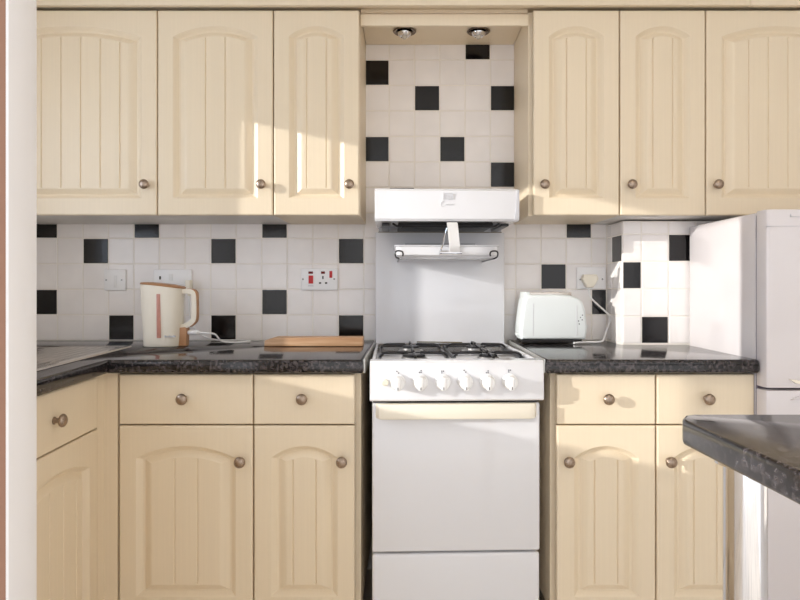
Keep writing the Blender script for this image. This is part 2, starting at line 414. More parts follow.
# left-hand run, turned very slightly out of square with the back wall
RZ = math.radians(3.4)
ox, oy = -0.90, -0.62
t_ = thing('base_cabinet', 'cream base cupboard under the sink at left edge, its drawer facing sideways', 'cupboard', (ox, oy, 0), RZ, 'cream base cupboards with a drawer')
L0, L1 = -0.495, -0.042       # along local y
bm = nb(); th = 0.016; XF = ox - 0.02; L9 = L0 - 0.52
for a in (L9, L0 - th / 2, L1 - th): box(bm, XF - 0.50, XF - 0.012, oy + a, oy + a + th, 0.148, 0.869 if a != L0 - th / 2 else 0.70)
box(bm, XF - 0.50, XF - 0.012, oy + L9 + th, oy + L1 - th, 0.148, 0.164); box(bm, XF - 0.515, XF - 0.50, oy + L9, oy + L1, 0.148, 0.869)
box(bm, XF - 0.03, XF - 0.012, oy + L9 + th, oy + L1 - th, 0.835, 0.869)
part('carcass', bm, M['carcass'], t_)
bm = nb(); box(bm, XF - 0.076, XF - 0.06, oy + L9, oy + L1, 0.001, 0.147); part('plinth', bm, M['carcass'], t_)
wl = L1 - L0 - 0.003; ym = (L0 + L1) / 2
dr = link('drawer', drawer_mesh(wl, ZR1 - ZR0), t_, (-0.02, ym, ZR0), (0, 0, PI / 2)); knob(dr, -0.018, 0.074)
d = link('cupboard_door', door_mesh(wl, ZD1 - ZD0, fs=0.050, ft=0.060), t_, (-0.02, ym, ZD0), (0, 0, PI / 2)); knob(d, -wl / 2 + 0.04, 0.46)
d = link('cupboard_door', door_mesh(0.516, ZR1 - ZD0, fs=0.050, ft=0.060), t_, (-0.02, L0 - 0.2605, ZD0), (0, 0, PI / 2)); knob(d, 0.22, 0.60)
# L-shaped corner post filling the angle
bm = nb()
px1 = wx(117.4, YS)
prism(bm, [(ox, -0.6605), (ox, YS), (px1, YS), (px1, YS + 0.02), (ox - 0.022, YS + 0.02), (ox - 0.022, -0.6605)], 'z', 0.001, 0.869)
whole('corner_post', bm, M['cream'], 'plain cream corner post between sink cupboard and kettle cupboard', 'panel')

# ------------------------------------------------------------------ worktops
ZW, TW = 0.912, 0.0405
YW = -0.65
def worktop_bm(poly, bev=0.009):
    bm = nb(); prism(bm, poly, 'z', ZW - TW, ZW, bev, 3); return bm
k = math.tan(RZ)
ix = -0.8725
yend = -1.66
poly = [(XL + 0.002, -0.001), (-0.131, -0.001), (-0.131, YW), (ix, YW), (ix + k * (YW - yend), yend), (XL + 0.002, yend)]
# cut-out for sink bowl is hidden under the sink: the bowl hangs in a hole
sx, sy = -0.972, -0.28
def srot(x, y):
    c, s = math.cos(RZ), math.sin(RZ); dx, dy = x - sx, y - sy
    return (sx + c * dx - s * dy, sy + s * dx + c * dy)
def l_top():
    bm = worktop_bm(poly)
    return bm
wt = thing('worktop', 'dark mottled L-shaped worktop at left, under the kettle and sink', 'worktop', (-0.85, -0.3, ZW - TW), 0, 'dark mottled worktops')
slab = part('slab', l_top(), M['worktop'], wt)
# a hole for the bowl
cut = nb(); q = [srot(*p) for p in ((sx - 0.45, sy - 0.925), (sx - 0.06, sy - 0.925), (sx - 0.06, sy - 0.525), (sx - 0.45, sy - 0.525))]
prism(cut, q, 'z', 0.8, 1.0)
co = link('cut', finish('cut', cut, M['worktop'])); co.data.transform(Matrix.Translation(-ORG[wt])); co.location = ORG[wt]
md = slab.modifiers.new('b', 'BOOLEAN'); md.object = co; md.operation = 'DIFFERENCE'; md.solver = 'EXACT'
bpy.context.view_layer.update()
dg = bpy.context.evaluated_depsgraph_get(); me2 = bpy.data.meshes.new_from_object(slab.evaluated_get(dg))
slab.modifiers.clear(); slab.data = me2; bpy.data.objects.remove(co)
bm = nb(); box(bm, -0.1308, -0.1250, YW + 0.003, -0.004, ZW - TW + 0.001, ZW + 0.0012, 0.0015); part('end_strip', bm, M['trim_light'], wt, 'pale metal end strip')
xr0, xr1 = 0.4015, 1.0275
wt = thing('worktop', 'dark mottled worktop right of the cooker, under the toaster', 'worktop', (0.7, -0.3, ZW - TW), 0, 'dark mottled worktops')
pr = [(xr0, -0.0015), (XC - 0.004, -0.0015), (XC - 0.004, YB - 0.004), (xr1, YB - 0.004), (xr1, YW + 0.006), (xr1 - 0.006, YW), (xr0, YW)]
part('slab', worktop_bm(pr), M['worktop'], wt)
bm = nb(); box(bm, xr0 - 0.006, xr0 - 0.0002, YW + 0.003, -0.004, ZW - TW + 0.001, ZW + 0.0012, 0.0015); part('end_strip', bm, M['trim_light'], wt, 'pale metal end strip')
# peninsula
wt = thing('breakfast_bar', 'dark mottled breakfast bar in the right foreground on a chrome leg', 'worktop', (1.0, -1.7, 0), 0)
bx0, by1 = 0.4415, -1.403
pp = [(bx0 + 0.026, -2.02), (bx0, by1 - 0.047), (bx0 + 0.006, by1 - 0.030), (bx0 + 0.020, by1 - 0.008), (bx0 + 0.036, by1), (XR - 0.004, by1), (XR - 0.004, -2.02)]
part('slab', worktop_bm(pp, 0.006), M['worktop'], wt)
lx, ly = wx(745, -1.515), -1.515
bm = nb(); lathe(bm, [(0.0, 0.0), (0.045, 0.0), (0.045, 0.006), (0.031, 0.012), (0.030, 0.02), (0.030, 0.855), (0.042, 0.860), (0.042, 0.8705), (0, 0.8705)], Matrix.Translation((lx, ly, 0.0008)), 40)
part('leg', bm, M['chrome'], wt, 'polished chrome tubular leg')

# ------------------------------------------------------------------ inset sink and drainer (turned with the left run)
t_ = thing('sink', 'stainless steel sink with ribbed drainer at the left edge of the worktop', 'sink', (sx, sy, ZW), RZ)
bm = nb()
x0, x1, y0, y1 = sx - 0.475, sx, sy - 0.96, sy
zt = ZW + 0.0055
def ring(o, i, za, zb):
    """flat rectangular ring from outer rect o to inner rect i"""
    A = [bm.verts.new((x, y, za)) for x, y in ((o[0], o[2]), (o[1], o[2]), (o[1], o[3]), (o[0], o[3]))]
    B = [bm.verts.new((x, y, zb)) for x, y in ((i[0], i[2]), (i[1], i[2]), (i[1], i[3]), (i[0], i[3]))]
    for n in range(4): bm.faces.new((A[n], A[(n + 1) % 4], B[(n + 1) % 4], B[n]))
r0 = (x0, x1, y0, y1)
def ins(r, d): return (r[0] + d, r[1] - d, r[2] + d, r[3] - d)
ring(r0, ins(r0, 0.002), ZW + 0.0006, zt); ring(ins(r0, 0.002), ins(r0, 0.012), zt, zt + 0.0008)
hi = ins(r0, 0.012); dr_ = (hi[0], hi[1], sy - 0.50, hi[3]); bw = (hi[0], hi[1], hi[2], sy - 0.50)
ring(hi, ins(hi, 0.006), zt + 0.0008, zt - 0.002)
inn = ins(hi, 0.006)
# drainer floor with ribs running along the run
n = 15; xs = []
for i in range(n * 6 + 1):
    u = i / (n * 6); ph = (u * n) % 1
    xs.append((inn[0] + (inn[1] - inn[0]) * u, zt - 0.002 + 0.0042 * max(0, math.sin(PI * min(1, ph / 0.5))) * (1 if 0 < u < 1 else 0)))
def strip(ya, yb, fa, fb):
    a = [bm.verts.new((x, ya, zt - 0.002 + (z - zt + 0.002) * fa)) for x, z in xs]; b = [bm.verts.new((x, yb, zt - 0.002 + (z - zt + 0.002) * fb)) for x, z in xs]
    for p in range(len(xs) - 1): bm.faces.new((a[p], a[p + 1], b[p + 1], b[p]))
ys = [inn[3], inn[3] - 0.02, inn[3] - 0.04, sy - 0.46, sy - 0.48, sy - 0.50]
fa = [0, 0, 1, 1, 0, 0]
for p in range(5): strip(ys[p], ys[p + 1], fa[p], fa[p + 1])
# bowl surround and bowl
sr = (inn[0], inn[1], inn[2], sy - 0.50); bo = (sx - 0.44, sx - 0.07, sy - 0.915, sy - 0.535)
ring(sr, bo, zt - 0.002, zt - 0.002); ring(bo, ins(bo, 0.004), zt - 0.002, zt - 0.010); ring(ins(bo, 0.004), ins(bo, 0.02), zt - 0.010, zt - 0.15)
b2 = ins(bo, 0.02); ring(b2, ins(b2, 0.15), zt - 0.15, zt - 0.155); b3 = ins(b2, 0.15)
bm.faces.new([bm.verts.new((x, y, zt - 0.155)) for x, y in ((b3[0], b3[2]), (b3[1], b3[2]), (b3[1], b3[3]), (b3[0], b3[3]))])
bmesh.ops.remove_doubles(bm, verts=bm.verts, dist=0.0002); bmesh.ops.recalc_face_normals(bm, faces=bm.faces)
for f in bm.faces:
    if f.normal.z < -0.3: f.normal_flip()
part('bowl_and_drainer', bm, M['steel'], t_, ang=50)
bm = nb(); lathe(bm, [(0.0, 0.0), (0.04, 0.0), (0.042, 0.002), (0.03, 0.003), (0.0, 0.001)], Matrix.Translation(((bo[0] + bo[1]) / 2, (bo[2] + bo[3]) / 2, zt - 0.1545))); part('waste', bm, M['chrome'], t_)

# ------------------------------------------------------------------ cooker
kx = 0.1325
cook = thing('cooker', 'white freestanding gas cooker with eye-level grill, between the base cupboards', 'cooker', (kx, -0.35, 0), math.radians(1.8))
def cb(name, x0, x1, y0, y1, z0, z1, bev, m, parent=None, label=None, seg=2):
    bm = nb(); box(bm, kx + x0, kx + x1, y0, y1, z0, z1, bev, seg); return part(name, bm, M[m], parent or cook, label, top=cook)
cb('body', -0.246, 0.246, -0.610, -0.062, 0.06, 0.885, 0.003, 'enamel')
for xx in (-0.2, 0.2):
    for yy in (-0.56, -0.12):
        bm = nb(); lathe(bm, [(0.02, 0), (0.02, 0.05), (0.015, 0.061)], Matrix.Translation((kx + xx, yy, 0.0005)), 16); part('foot', bm, M['dark'], cook)
od = cb('oven_door', -0.2462, 0.2462, -0.642, -0.6115, 0.350, 0.785, 0.006, 'enamel', seg=3)
# cream full-width grip with cut-back ends
bm = nb()
zz0, zz1 = 0.742, 0.786
prism(bm, [(kx - 0.236, -0.6425), (kx - 0.226, -0.664), (kx - 0.21, -0.669), (kx + 0.21, -0.669), (kx + 0.226, -0.664), (kx + 0.236, -0.6425)], 'z', zz0, zz1, 0.004)
part('handle', bm, M['cream_plastic'], od, 'cream plastic grip', top=cook)
cb('lower_drawer', -0.2462, 0.2462, -0.640, -0.6115, 0.085, 0.343, 0.008, 'enamel', seg=3)
# control panel (front leans back slightly)
bm = nb()
prism(bm, [(-0.610, 0.795), (-0.662, 0.795), (-0.667, 0.800), (-0.662, 0.905), (-0.656, 0.911), (-0.610, 0.911)], 'x', kx - 0.2525, kx + 0.2525, 0.002)
cp = part('control_panel', bm, M['enamel'], cook)
cb('panel_gap', -0.244, 0.244, -0.634, -0.6105, 0.786, 0.795, 0, 'dark', cp)
tilt = Matrix.Rotation(PI / 2 + math.atan(0.005 / 0.105), 4, 'X')
bm = nb(); Kp = [(0.0, 0), (0.0225, 0.0), (0.0225, 0.004), (0.0205, 0.006), (0.0195, 0.0065), (0.0185, 0.0265), (0.0165, 0.029), (0, 0.029)]
lathe(bm, Kp, None, 28); box(bm, -0.0075, 0.0075, -0.0195, 0.0195, 0.024, 0.040, 0.004)
KN = finish('control_knob', bm, M['knob_white'])
bm = nb(); box(bm, -0.0011, 0.0011, -0.0165, -0.0085, 0.0396, 0.0404); KM = finish('pointer', bm, M['markdark'])
kyv = -0.665
for i in range(6):
    xk = kx - 0.178 + 0.0648 * i + 0.006
    kn = link('control_knob', KN, cp, (xk - kx, kyv + 0.35, wz(381.5, -0.665)), tilt.to_euler())
    link('pointer', KM, kn)
bm = nb(); lathe(bm, [(0, 0), (0.010, 0), (0.010, 0.008), (0.008, 0.010), (0, 0.0105)], Matrix.Translation((kx - 0.2085, -0.664, wz(382, -0.665))) @ tilt, 20)
part('ignition_button', bm, M['cream_plastic'], cp, 'small cream ignition button', top=cook)
for i in range(6):   # little printed hob symbols above the knobs
    xk = kx - 0.178 + 0.0648 * i + 0.002; zc_ = 0.8745 + (0.002 if i % 2 else 0); bm = nb()
    for a, b in ((0, 0), (0.005, 0), (0, 0.005), (0.005, 0.005)):
        if (i + (a > 0) * 1 + (b > 0) * 2) % 3: box(bm, xk + a, xk + a + 0.003, -0.6645, -0.6625, zc_ + b, zc_ + b + 0.003)
    part('printed_symbol', bm, M['markdark'], cp, top=cook)
# hob
bm = nb()
hx0, hx1, hy0, hy1 = kx - 0.2485, kx + 0.2485, -0.655, -0.063
zh = 0.893
box(bm, hx0, hx1, hy0 + 0.046, hy1, 0.886, zh, 0.002)
box(bm, hx0, hx0 + 0.012, -0.609, hy1, zh - 0.004, 0.909, 0.004); box(bm, hx1 - 0.012, hx1, -0.609, hy1, zh - 0.004, 0.909, 0.004)
hob = part('hob', bm, M['enamel'], cook)
for (bxp, byp, rr) in ((-0.118, -0.49, 0.040), (0.118, -0.49, 0.034), (-0.118, -0.215, 0.034), (0.118, -0.215, 0.040)):
    bm = nb(); lathe(bm, [(0, 0), (rr + 0.012, 0), (rr + 0.008, 0.003), (rr, 0.004), (rr, 0.010), (rr - 0.006, 0.012), (0, 0.012)], Matrix.Translation((kx + bxp, byp, zh + 0.0003)), 28)
    bu = part('burner', bm, M['alu'], hob, top=cook)
    bm = nb(); lathe(bm, [(0, 0), (rr - 0.004, 0), (rr - 0.004, 0.004), (rr - 0.008, 0.006), (0, 0.0065)], Matrix.Translation((kx + bxp, byp, zh + 0.0123)), 28)
    part('burner_cap', bm, M['black_iron'], bu, top=cook)
zr = 0.917
for sgn, lab in ((-1, 'left'), (1, 'right')):
    bm = nb(); xa, xb = kx + sgn * 0.118 - 0.108, kx + sgn * 0.118 + 0.108; ya, yb2 = -0.602, -0.098
    rad = 0.0042
    base = [(xa, ya, zh + 0.006), (xb, ya, zh + 0.006), (xb, yb2, zh + 0.006), (xa, yb2, zh + 0.006)]
    loop = []
    for i in range(4):
        p = Vector(base[i]); q_ = Vector(base[(i + 1) % 4]); o_ = Vector(base[i - 1])
        loop += [p + (o_ - p).normalized() * 0.02, p + ((o_ - p).normalized() + (q_ - p).normalized()) * 0.006, p + (q_ - p).normalized() * 0.02]
    tube(bm, loop, rad, 8, closed=True)
    ym_ = (ya + yb2) / 2; tube(bm, [(xa, ym_, zh + 0.006), (xb, ym_, zh + 0.006)], rad, 8)
    for byp in (-0.49, -0.215):
        cxp = kx + sgn * 0.118
        yA = ya if byp < -0.35 else ym_; yB = ym_ if byp < -0.35 else yb2
        for st, en in (((xa, byp), (cxp - 0.022, byp)), ((xb, byp), (cxp + 0.022, byp)), ((cxp, yA), (cxp, byp - 0.022)), ((cxp, yB), (cxp, byp + 0.022))):
            dv = Vector((en[0] - st[0], en[1] - st[1], 0)).normalized()
            s0 = Vector((st[0], st[1], zh + 0.006)); s1 = s0 + dv * 0.012 + Vector((0, 0, zr - zh - 0.009)); s2 = Vector((en[0], en[1], zr)); 
            tube(bm, [s0, s0 + dv * 0.003 + Vector((0, 0, 0.008)), s1, s1 + dv * 0.01 + Vector((0, 0, 0.002)), s2, s2 + dv * 0.002 - Vector((0, 0, 0.004))], rad, 8)
    part('pan_support', bm, M['black_iron'], hob, top=cook)
bm = nb(); tube(bm, [(kx - 0.09, -0.075, 0.912), (kx + 0.085, -0.075, 0.909)], 0.0028, 8); part('rear_vent_strip', bm, M['olive'], hob, top=cook)
# splash panel, raised lid and grill
cb('splash_panel', -0.2485, 0.2485, -0.076, -0.058, 0.905, 1.333, 0.003, 'enamel')
bm = nb(); box(bm, kx - 0.236, kx + 0.236, -0.079, -0.058, 1.3355, 1.3485, 0.001); box(bm, kx - 0.240, kx + 0.240, -0.0745, -0.058, 1.3485, 1.36)
box(bm, kx - 0.135, kx + 0.135, -0.0785, -0.074, 1.285, 1.2905, 0.001)
part('grill_back', bm, M['enamel_grey'], cook)
cb('seam_strip', -0.238, 0.238, -0.0775, -0.058, 1.3325, 1.3355, 0, 'olive')
gz0, gz1, gy = 1.347, 1.458, -0.36
bm = nb()
prism(bm, [(-0.058, gz0 + 0.004), (gy + 0.006, gz0), (gy, gz0 + 0.008), (gy + 0.004, gz1 - 0.008), (gy + 0.014, gz1), (-0.058, gz1)], 'x', kx - 0.2455, kx + 0.2455, 0.003)
can = part('grill_canopy', bm, M['enamel'], cook)
bm = nb(); prism(bm, [(kx + 0.229, gz0 + 0.004), (kx + 0.246, gz0 + 0.004), (kx + 0.246, gz1 - 0.004), (kx + 0.238, gz1 - 0.004), (kx + 0.234, gz0 + 0.035)], 'y', gy - 0.0015, gy + 0.1, 0.001)
part('end_cap', bm, M['enamel_grey'], can, 'pale grey end cap', top=cook)
bm = nb()   # faint printed square badge and flourish
ex = wx(448, gy) ; ez = wz(196.5, gy); yy0, yy1 = gy - 0.0006, gy + 0.004
for a0, a1, b0, b1 in ((-0.018, 0.018, 0.010, 0.0115), (-0.018, -0.0150, -0.010, 0.010), (0.0150, 0.018, -0.010, 0.010), (-0.007, -0.004, -0.010, 0.006), (-0.0, 0.010, -0.010, -0.008), (0.003, 0.006, -0.008, 0.006)):
    box(bm, ex + a0, ex + a1, yy0, yy1, ez + b0, ez + b1)
cz_ = wz(204, gy)
tube(bm, [(ex - 0.017 + 0.008 * math.cos(a), gy + 0.0012, cz_ + 0.009 * math.sin(a)) for a in [PI * (0.35 + 1.3 * i / 10) for i in range(11)]], 0.0014, 6)
tube(bm, smooth_path([(ex - 0.008 + 0.0032 * i, gy + 0.0012, cz_ - 0.002 + (0.0035 if i % 2 else -0.0025)) for i in range(10)], 4), 0.0009, 6)
part('printed_badge', bm, M['faint'], can, top=cook)
# burner plate, side shields and black frame under the canopy
bm = nb(); box(bm, kx - 0.165, kx + 0.165, -0.31, -0.10, 1.334, 1.3465, 0.002); part('grill_burner', bm, M['dark'], can, 'dark grill burner plate', top=cook)
bm = nb()
for s in (-1, 1):
    tube(bm, [(kx + s * 0.185, -0.315, 1.343), (kx + s * 0.172, -0.318, 1.334), (kx + s * 0.155, -0.32, 1.331)], 0.004, 8)
    box(bm, min(kx + s * 0.222, kx + s * 0.196), max(kx + s * 0.222, kx + s * 0.196), -0.30, -0.08, 1.336, 1.346, 0.002)
tube(bm, [(kx - 0.155, -0.32, 1.331), (kx + 0.155, -0.32, 1.331)], 0.0045, 8)
part('burner_frame', bm, M['black_iron'], can, top=cook)
for s in (-1, 1):
    bm = nb(); xw = kx + s * 0.163
    tube(bm, smooth_path([(xw, -0.076, 1.221), (xw, -0.20, 1.221), (xw, -0.318, 1.221), (xw + s * 0.003, -0.336, 1.222), (xw + s * 0.011, -0.342, 1.228), (xw + s * 0.012, -0.342, 1.242), (xw + s * 0.004, -0.342, 1.247), (xw - s * 0.010, -0.342, 1.245), (xw - s * 0.014, -0.342, 1.236), (xw - s * 0.012, -0.342, 1.229)], 5), 0.0028, 8)
    part('pan_runner', bm, M['black_iron'], cook, 'dark wire grill pan runner')
# grill pan (lifts out): enamel tray + folding white handle
gp = thing('grill_pan', 'enamel grill pan with white folding handle, resting under the cooker canopy', 'pan', (kx - 0.003, -0.2, 1.225), math.radians(1.8))
bm = nb()
def rect(x, y, r, z, n=5):
    out = []
    for cxx, cyy, a0 in ((x - r, y - r, 0), (-x + r, y - r, PI / 2), (-x + r, -y + r, PI), (x - r, -y + r, 1.5 * PI)):
        for i in range(n + 1):
            a = a0 + PI / 2 * i / n; out.append(bm.verts.new((kx + cxx + r * math.cos(a), -0.205 + cyy + r * math.sin(a), z)))
    return out
rr_ = [rect(0.168, 0.105, 0.02, 1.2265), rect(0.178, 0.117, 0.025, 1.234), rect(0.179, 0.121, 0.026, 1.262), rect(0.184, 0.126, 0.028, 1.2655), rect(0.184, 0.126, 0.028, 1.2675), rect(0.175, 0.117, 0.024, 1.264), rect(0.172, 0.112, 0.024, 1.236), rect(0.166, 0.104, 0.02, 1.230)]
for a, b in zip(rr_, rr_[1:]):
    n = len(a)
    for i in range(n): bm.faces.new((a[i], a[(i + 1) % n], b[(i + 1) % n], b[i]))
bm.faces.new(rr_[0][::-1]); bm.faces.new(rr_[-1]); bmesh.ops.recalc_face_normals(bm, faces=bm.faces)
part('tray', bm, M['enamel'], gp)
hx = wx(452, -0.37)
bm = nb(); ribbon(bm, smooth_path([(hx + 0.006, -0.348, 1.243), (hx + 0.004, -0.366, 1.262), (hx, -0.376, 1.290), (hx - 0.004, -0.385, 1.320), (hx - 0.007, -0.392, 1.338)], 4), (1, 0, 0), 0.036, 0.014)
bmesh.ops.bevel(bm, geom=[e for e in bm.edges], offset=0.003, segments=2, affect='EDGES', clamp_overlap=True)
ph = part('handle', bm, M['white_plastic'], gp, 'white plastic handle')
bm = nb(); tube(bm, smooth_path([(hx - 0.022, -0.36, 1.324), (hx - 0.028, -0.356, 1.30), (hx - 0.036, -0.346, 1.262), (hx - 0.042, -0.338, 1.248)], 5), 0.0026, 8)
box(bm, hx - 0.046, hx + 0.026, -0.350, -0.3265, 1.232, 1.249, 0.004); tube(bm, [(hx - 0.045, -0.352, 1.240), (hx + 0.03, -0.352, 1.240)], 0.005, 10)
part('clip', bm, M['chrome'], ph, 'chrome handle clip', top=gp)

# ------------------------------------------------------------------ fridge freezer
FX0, FX1 = 1.0288, 1.580
fr = thing('fridge_freezer', 'white fridge freezer at right, partly under the wall cupboard', 'fridge', ((FX0 + FX1) / 2, -0.4, 0))
bm = nb(); box(bm, FX0, FX1, -0.618, -0.195, 0.03, 1.3435, 0.004); box(bm, FX0 + 0.02, FX1 - 0.02, -0.60, -0.22, 0.0008, 0.03)
part('body', bm, M['fridge'], fr)
bm = nb(); box(bm, FX0 + 0.004, FX1 - 0.004, -0.6275, -0.6175, 0.07, 1.335); part('door_seal', bm, M['seal'], fr, 'grey door seal')
def fdoor(z0, z1, name):
    bm = nb(); prism(bm, [(FX0, -0.6275), (FX0, -0.660), (FX0 + 0.004, -0.670), (FX0 + 0.014, -0.6755), (FX1 - 0.014, -0.6755), (FX1 - 0.004, -0.670), (FX1, -0.660), (FX1, -0.6275)], 'z', z0, z1, 0.003)
    return part(name, bm, M['fridge'], fr)
zg = wz(389.5, -0.675)
up = fdoor(zg + 0.004, 1.3475, 'fridge_door'); lowd = fdoor(0.06, zg - 0.004, 'freezer_door')
bm = nb(); box(bm, FX0 + 0.002, FX1 - 0.002, -0.6763, -0.66, 1.2985, 1.2995); part('trim_line', bm, M['mark'], up, top=fr)
# recessed grips either side of the gap, logo corner
bm = nb()
gx0 = wx(788, -0.675)
prism(bm, [(gx0, zg + 0.030), (gx0 + 0.02, zg + 0.018), (gx0 + 0.05, zg + 0.014), (gx0 + 0.25, zg + 0.014), (gx0 + 0.25, zg + 0.022), (gx0 + 0.05, zg + 0.024), (gx0 + 0.02, zg + 0.028)], 'y', -0.684, -0.672, 0.002)
part('grip', bm, M['cream_plastic'], up, top=fr)
bm = nb(); prism(bm, [(gx0 + 0.005, zg - 0.028), (gx0 + 0.03, zg - 0.018), (gx0 + 0.25, zg - 0.016), (gx0 + 0.25, zg - 0.022), (gx0 + 0.03, zg - 0.024)], 'y', -0.684, -0.672, 0.001)
part('grip', bm, M['fridge'], lowd, top=fr)
bm = nb(); lx0 = wx(790, -0.675); lz0 = wz(217, -0.675)
box(bm, lx0, lx0 + 0.16, -0.6768, -0.67, lz0, lz0 + 0.0012); box(bm, lx0, lx0 + 0.0025, -0.6768, -0.67, lz0, lz0 + 0.009); 
part('badge_edge', bm, M['mark'], up, top=fr)

# ------------------------------------------------------------------ kettle
yk = -0.235; skk = sc(yk)
def kp(px, py, y=yk): return (wx(px, y), wz(py, y))
zb = ZW + 0.001
kt = thing('jug_kettle', 'cream jug kettle with tan lid edge, standing on the left worktop', 'kettle', (wx(165, yk), yk, zb))
bm = nb(); rings = []
secs = [(0.0, 145.5, 180.5, 0.048), (0.004, 145.0, 181.0, 0.050), (0.02, 145.0, 181.5, 0.051), (0.10, 143.8, 182.5, 0.054), (0.165, 142.8, 183.0, 0.056), (0.196, 142.2, 183.6, 0.057)]
for h, pa, pb, dy in secs:
    xa, xb = wx(pa, yk), wx(pb, yk); cx_, rx = (xa + xb) / 2, (xb - xa) / 2
    rg = []
    for i in range(40):
        a = 2 * PI * i / 40; ca, sa = math.cos(a), math.sin(a)
        e = 0.75
        rg.append(bm.verts.new((cx_ + rx * math.copysign(abs(ca) ** e, ca), yk + dy * math.copysign(abs(sa) ** e, sa), zb + h)))
    rings.append(rg)
# sloping rim: higher at the spout
for v in rings[-1]:
    u = (v.co.x - wx(142, yk)) / (wx(184, yk) - wx(142, yk)); v.co.z = wz(284.2 + 4.5 * max(0, u) ** 1.4, yk)
for a, b in zip(rings, rings[1:]):
    for i in range(40): bm.faces.new((a[i], a[(i + 1) % 40], b[(i + 1) % 40], b[i]))
bm.faces.new(rings[0][::-1]); bm.faces.new(rings[-1]); bmesh.ops.recalc_face_normals(bm, faces=bm.faces)
bod = part('body', bm, M['kettle'], kt, ang=50)
bm = nb(); rings2 = []
for o, sgrow in ((0.0005, 1.0), (0.004, 1.02), (0.007, 0.96), (0.009, 0.7)):
    rg = []
    for i in range(40):
        a = 2 * PI * i / 40; ca, sa = math.cos(a), math.sin(a); xa, xb = wx(142.2, yk), wx(184.2, yk)
        x = (xa + xb) / 2 + (xb - xa) / 2 * sgrow * math.copysign(abs(ca) ** .75, ca); u = (x - wx(142, yk)) / (wx(184, yk) - wx(142, yk))
        rg.append(bm.verts.new((x, yk + 0.057 * sgrow * math.copysign(abs(sa) ** .75, sa), wz(284.2 + 4.5 * max(0, min(1, u)) ** 1.4, yk) + o)))
    rings2.append(rg)
for a, b in zip(rings2, rings2[1:]):
    for i in range(40): bm.faces.new((a[i], a[(i + 1) % 40], b[(i + 1) % 40], b[i]))
bm.faces.new(rings2[0][::-1]); bm.faces.new(rings2[-1]); bmesh.ops.recalc_face_normals(bm, faces=bm.faces)
part('lid', bm, M['tan'], kt, 'tan lid edge', ang=50)
bm = nb(); yg = yk - 0.0535
prism(bm, [(wx(157, yg), wz(338, yg)), (wx(160.8, yg), wz(338, yg)), (wx(160.4, yg), wz(294, yg)), (wx(156.6, yg), wz(294, yg))], 'y', yg - 0.0035, yg + 0.010, 0.001)
part('water_gauge', bm, M['gauge'], kt, 'reddish water gauge strip')
bm = nb()
for i in range(8): box(bm, wx(164.3 + 1.4 * i, yg), wx(165.2 + 1.4 * i, yg), yk - 0.0530, yk - 0.045, wz(337.4, yg), wz(335.4 + (i % 3) * 0.4, yg))
part('printed_mark', bm, M['faint'], bod, top=kt)
hp = [kp(p, q) for p, q in ((181, 291.5), (190, 291.3), (194, 293.5), (195, 300), (195, 316), (193.5, 321), (188, 325), (181, 327))]
bm = nb(); ribbon(bm, smooth_path([(a, yk, b) for a, b in hp], 4), (0, 1, 0), 0.026, 0.017)
hd = part('handle', bm, M['kettle'], kt)
hp2 = [kp(p, q) for p, q in ((188, 289.2), (194, 289.8), (197, 293), (197.4, 300), (197.4, 317), (195.6, 322.5), (191, 326.2))]
bm = nb(); ribbon(bm, smooth_path([(a, yk, b) for a, b in hp2], 4), (0, 1, 0), 0.020, 0.005)
part('handle_edge', bm, M['tan'], hd, 'tan handle edge', top=kt)
bm = nb(); prism(bm, [kp(179, 345.4), kp(187.5, 345.4), kp(188, 328), kp(186.5, 326.8), kp(180.5, 327.4), kp(178.8, 334)], 'y', yk - 0.018, yk + 0.018, 0.003)
part('handle_foot', bm, M['tan'], kt, 'tan block under the handle')
bm = nb()
yc = yk
lathe(bm, [(0, 0), (0.007, 0), (0.009, 0.006), (0.009, 0.034), (0.005, 0.040), (0.0, 0.040)], Matrix.Translation((wx(188, yc), yc, wz(332.5, yc))) @ Matrix.Rotation(PI / 2, 4, 'Y'), 16)
tube(bm, smooth_path([(wx(198, yc), yc, wz(332.5, yc)), (wx(206, yc), yc, wz(333, yc)), (wx(214, yc), yc + 0.01, wz(334.5, yc)), (wx(222, -0.2), -0.2, zb + 0.012), (wx(236, -0.17), -0.17, zb + 0.006), (wx(250, -0.12), -0.12, zb + 0.005), (wx(240, -0.07), -0.07, zb + 0.005), (wx(215, -0.05), -0.05, zb + 0.005), (wx(199, -0.045), -0.045, zb + 0.03), (wx(190.5, -0.04), -0.04, 1.0), (wx(189, -0.035), -0.035, 1.10)], 8), 0.0033, 8)
part('power_cord', bm, M['white_plastic'], kt, 'white power cord')
bm = nb(); box(bm, wx(186.3, -0.03), wx(191.7, -0.03), -0.047, -0.0125, 1.10, 1.15, 0.004); tube(bm, [(wx(189, -0.035), -0.035, 1.10), (wx(189, -0.035), -0.035, 1.088)], 0.006, 8)
part('plug', bm, M['cream_plastic'], kt, 'cream plug behind the kettle')

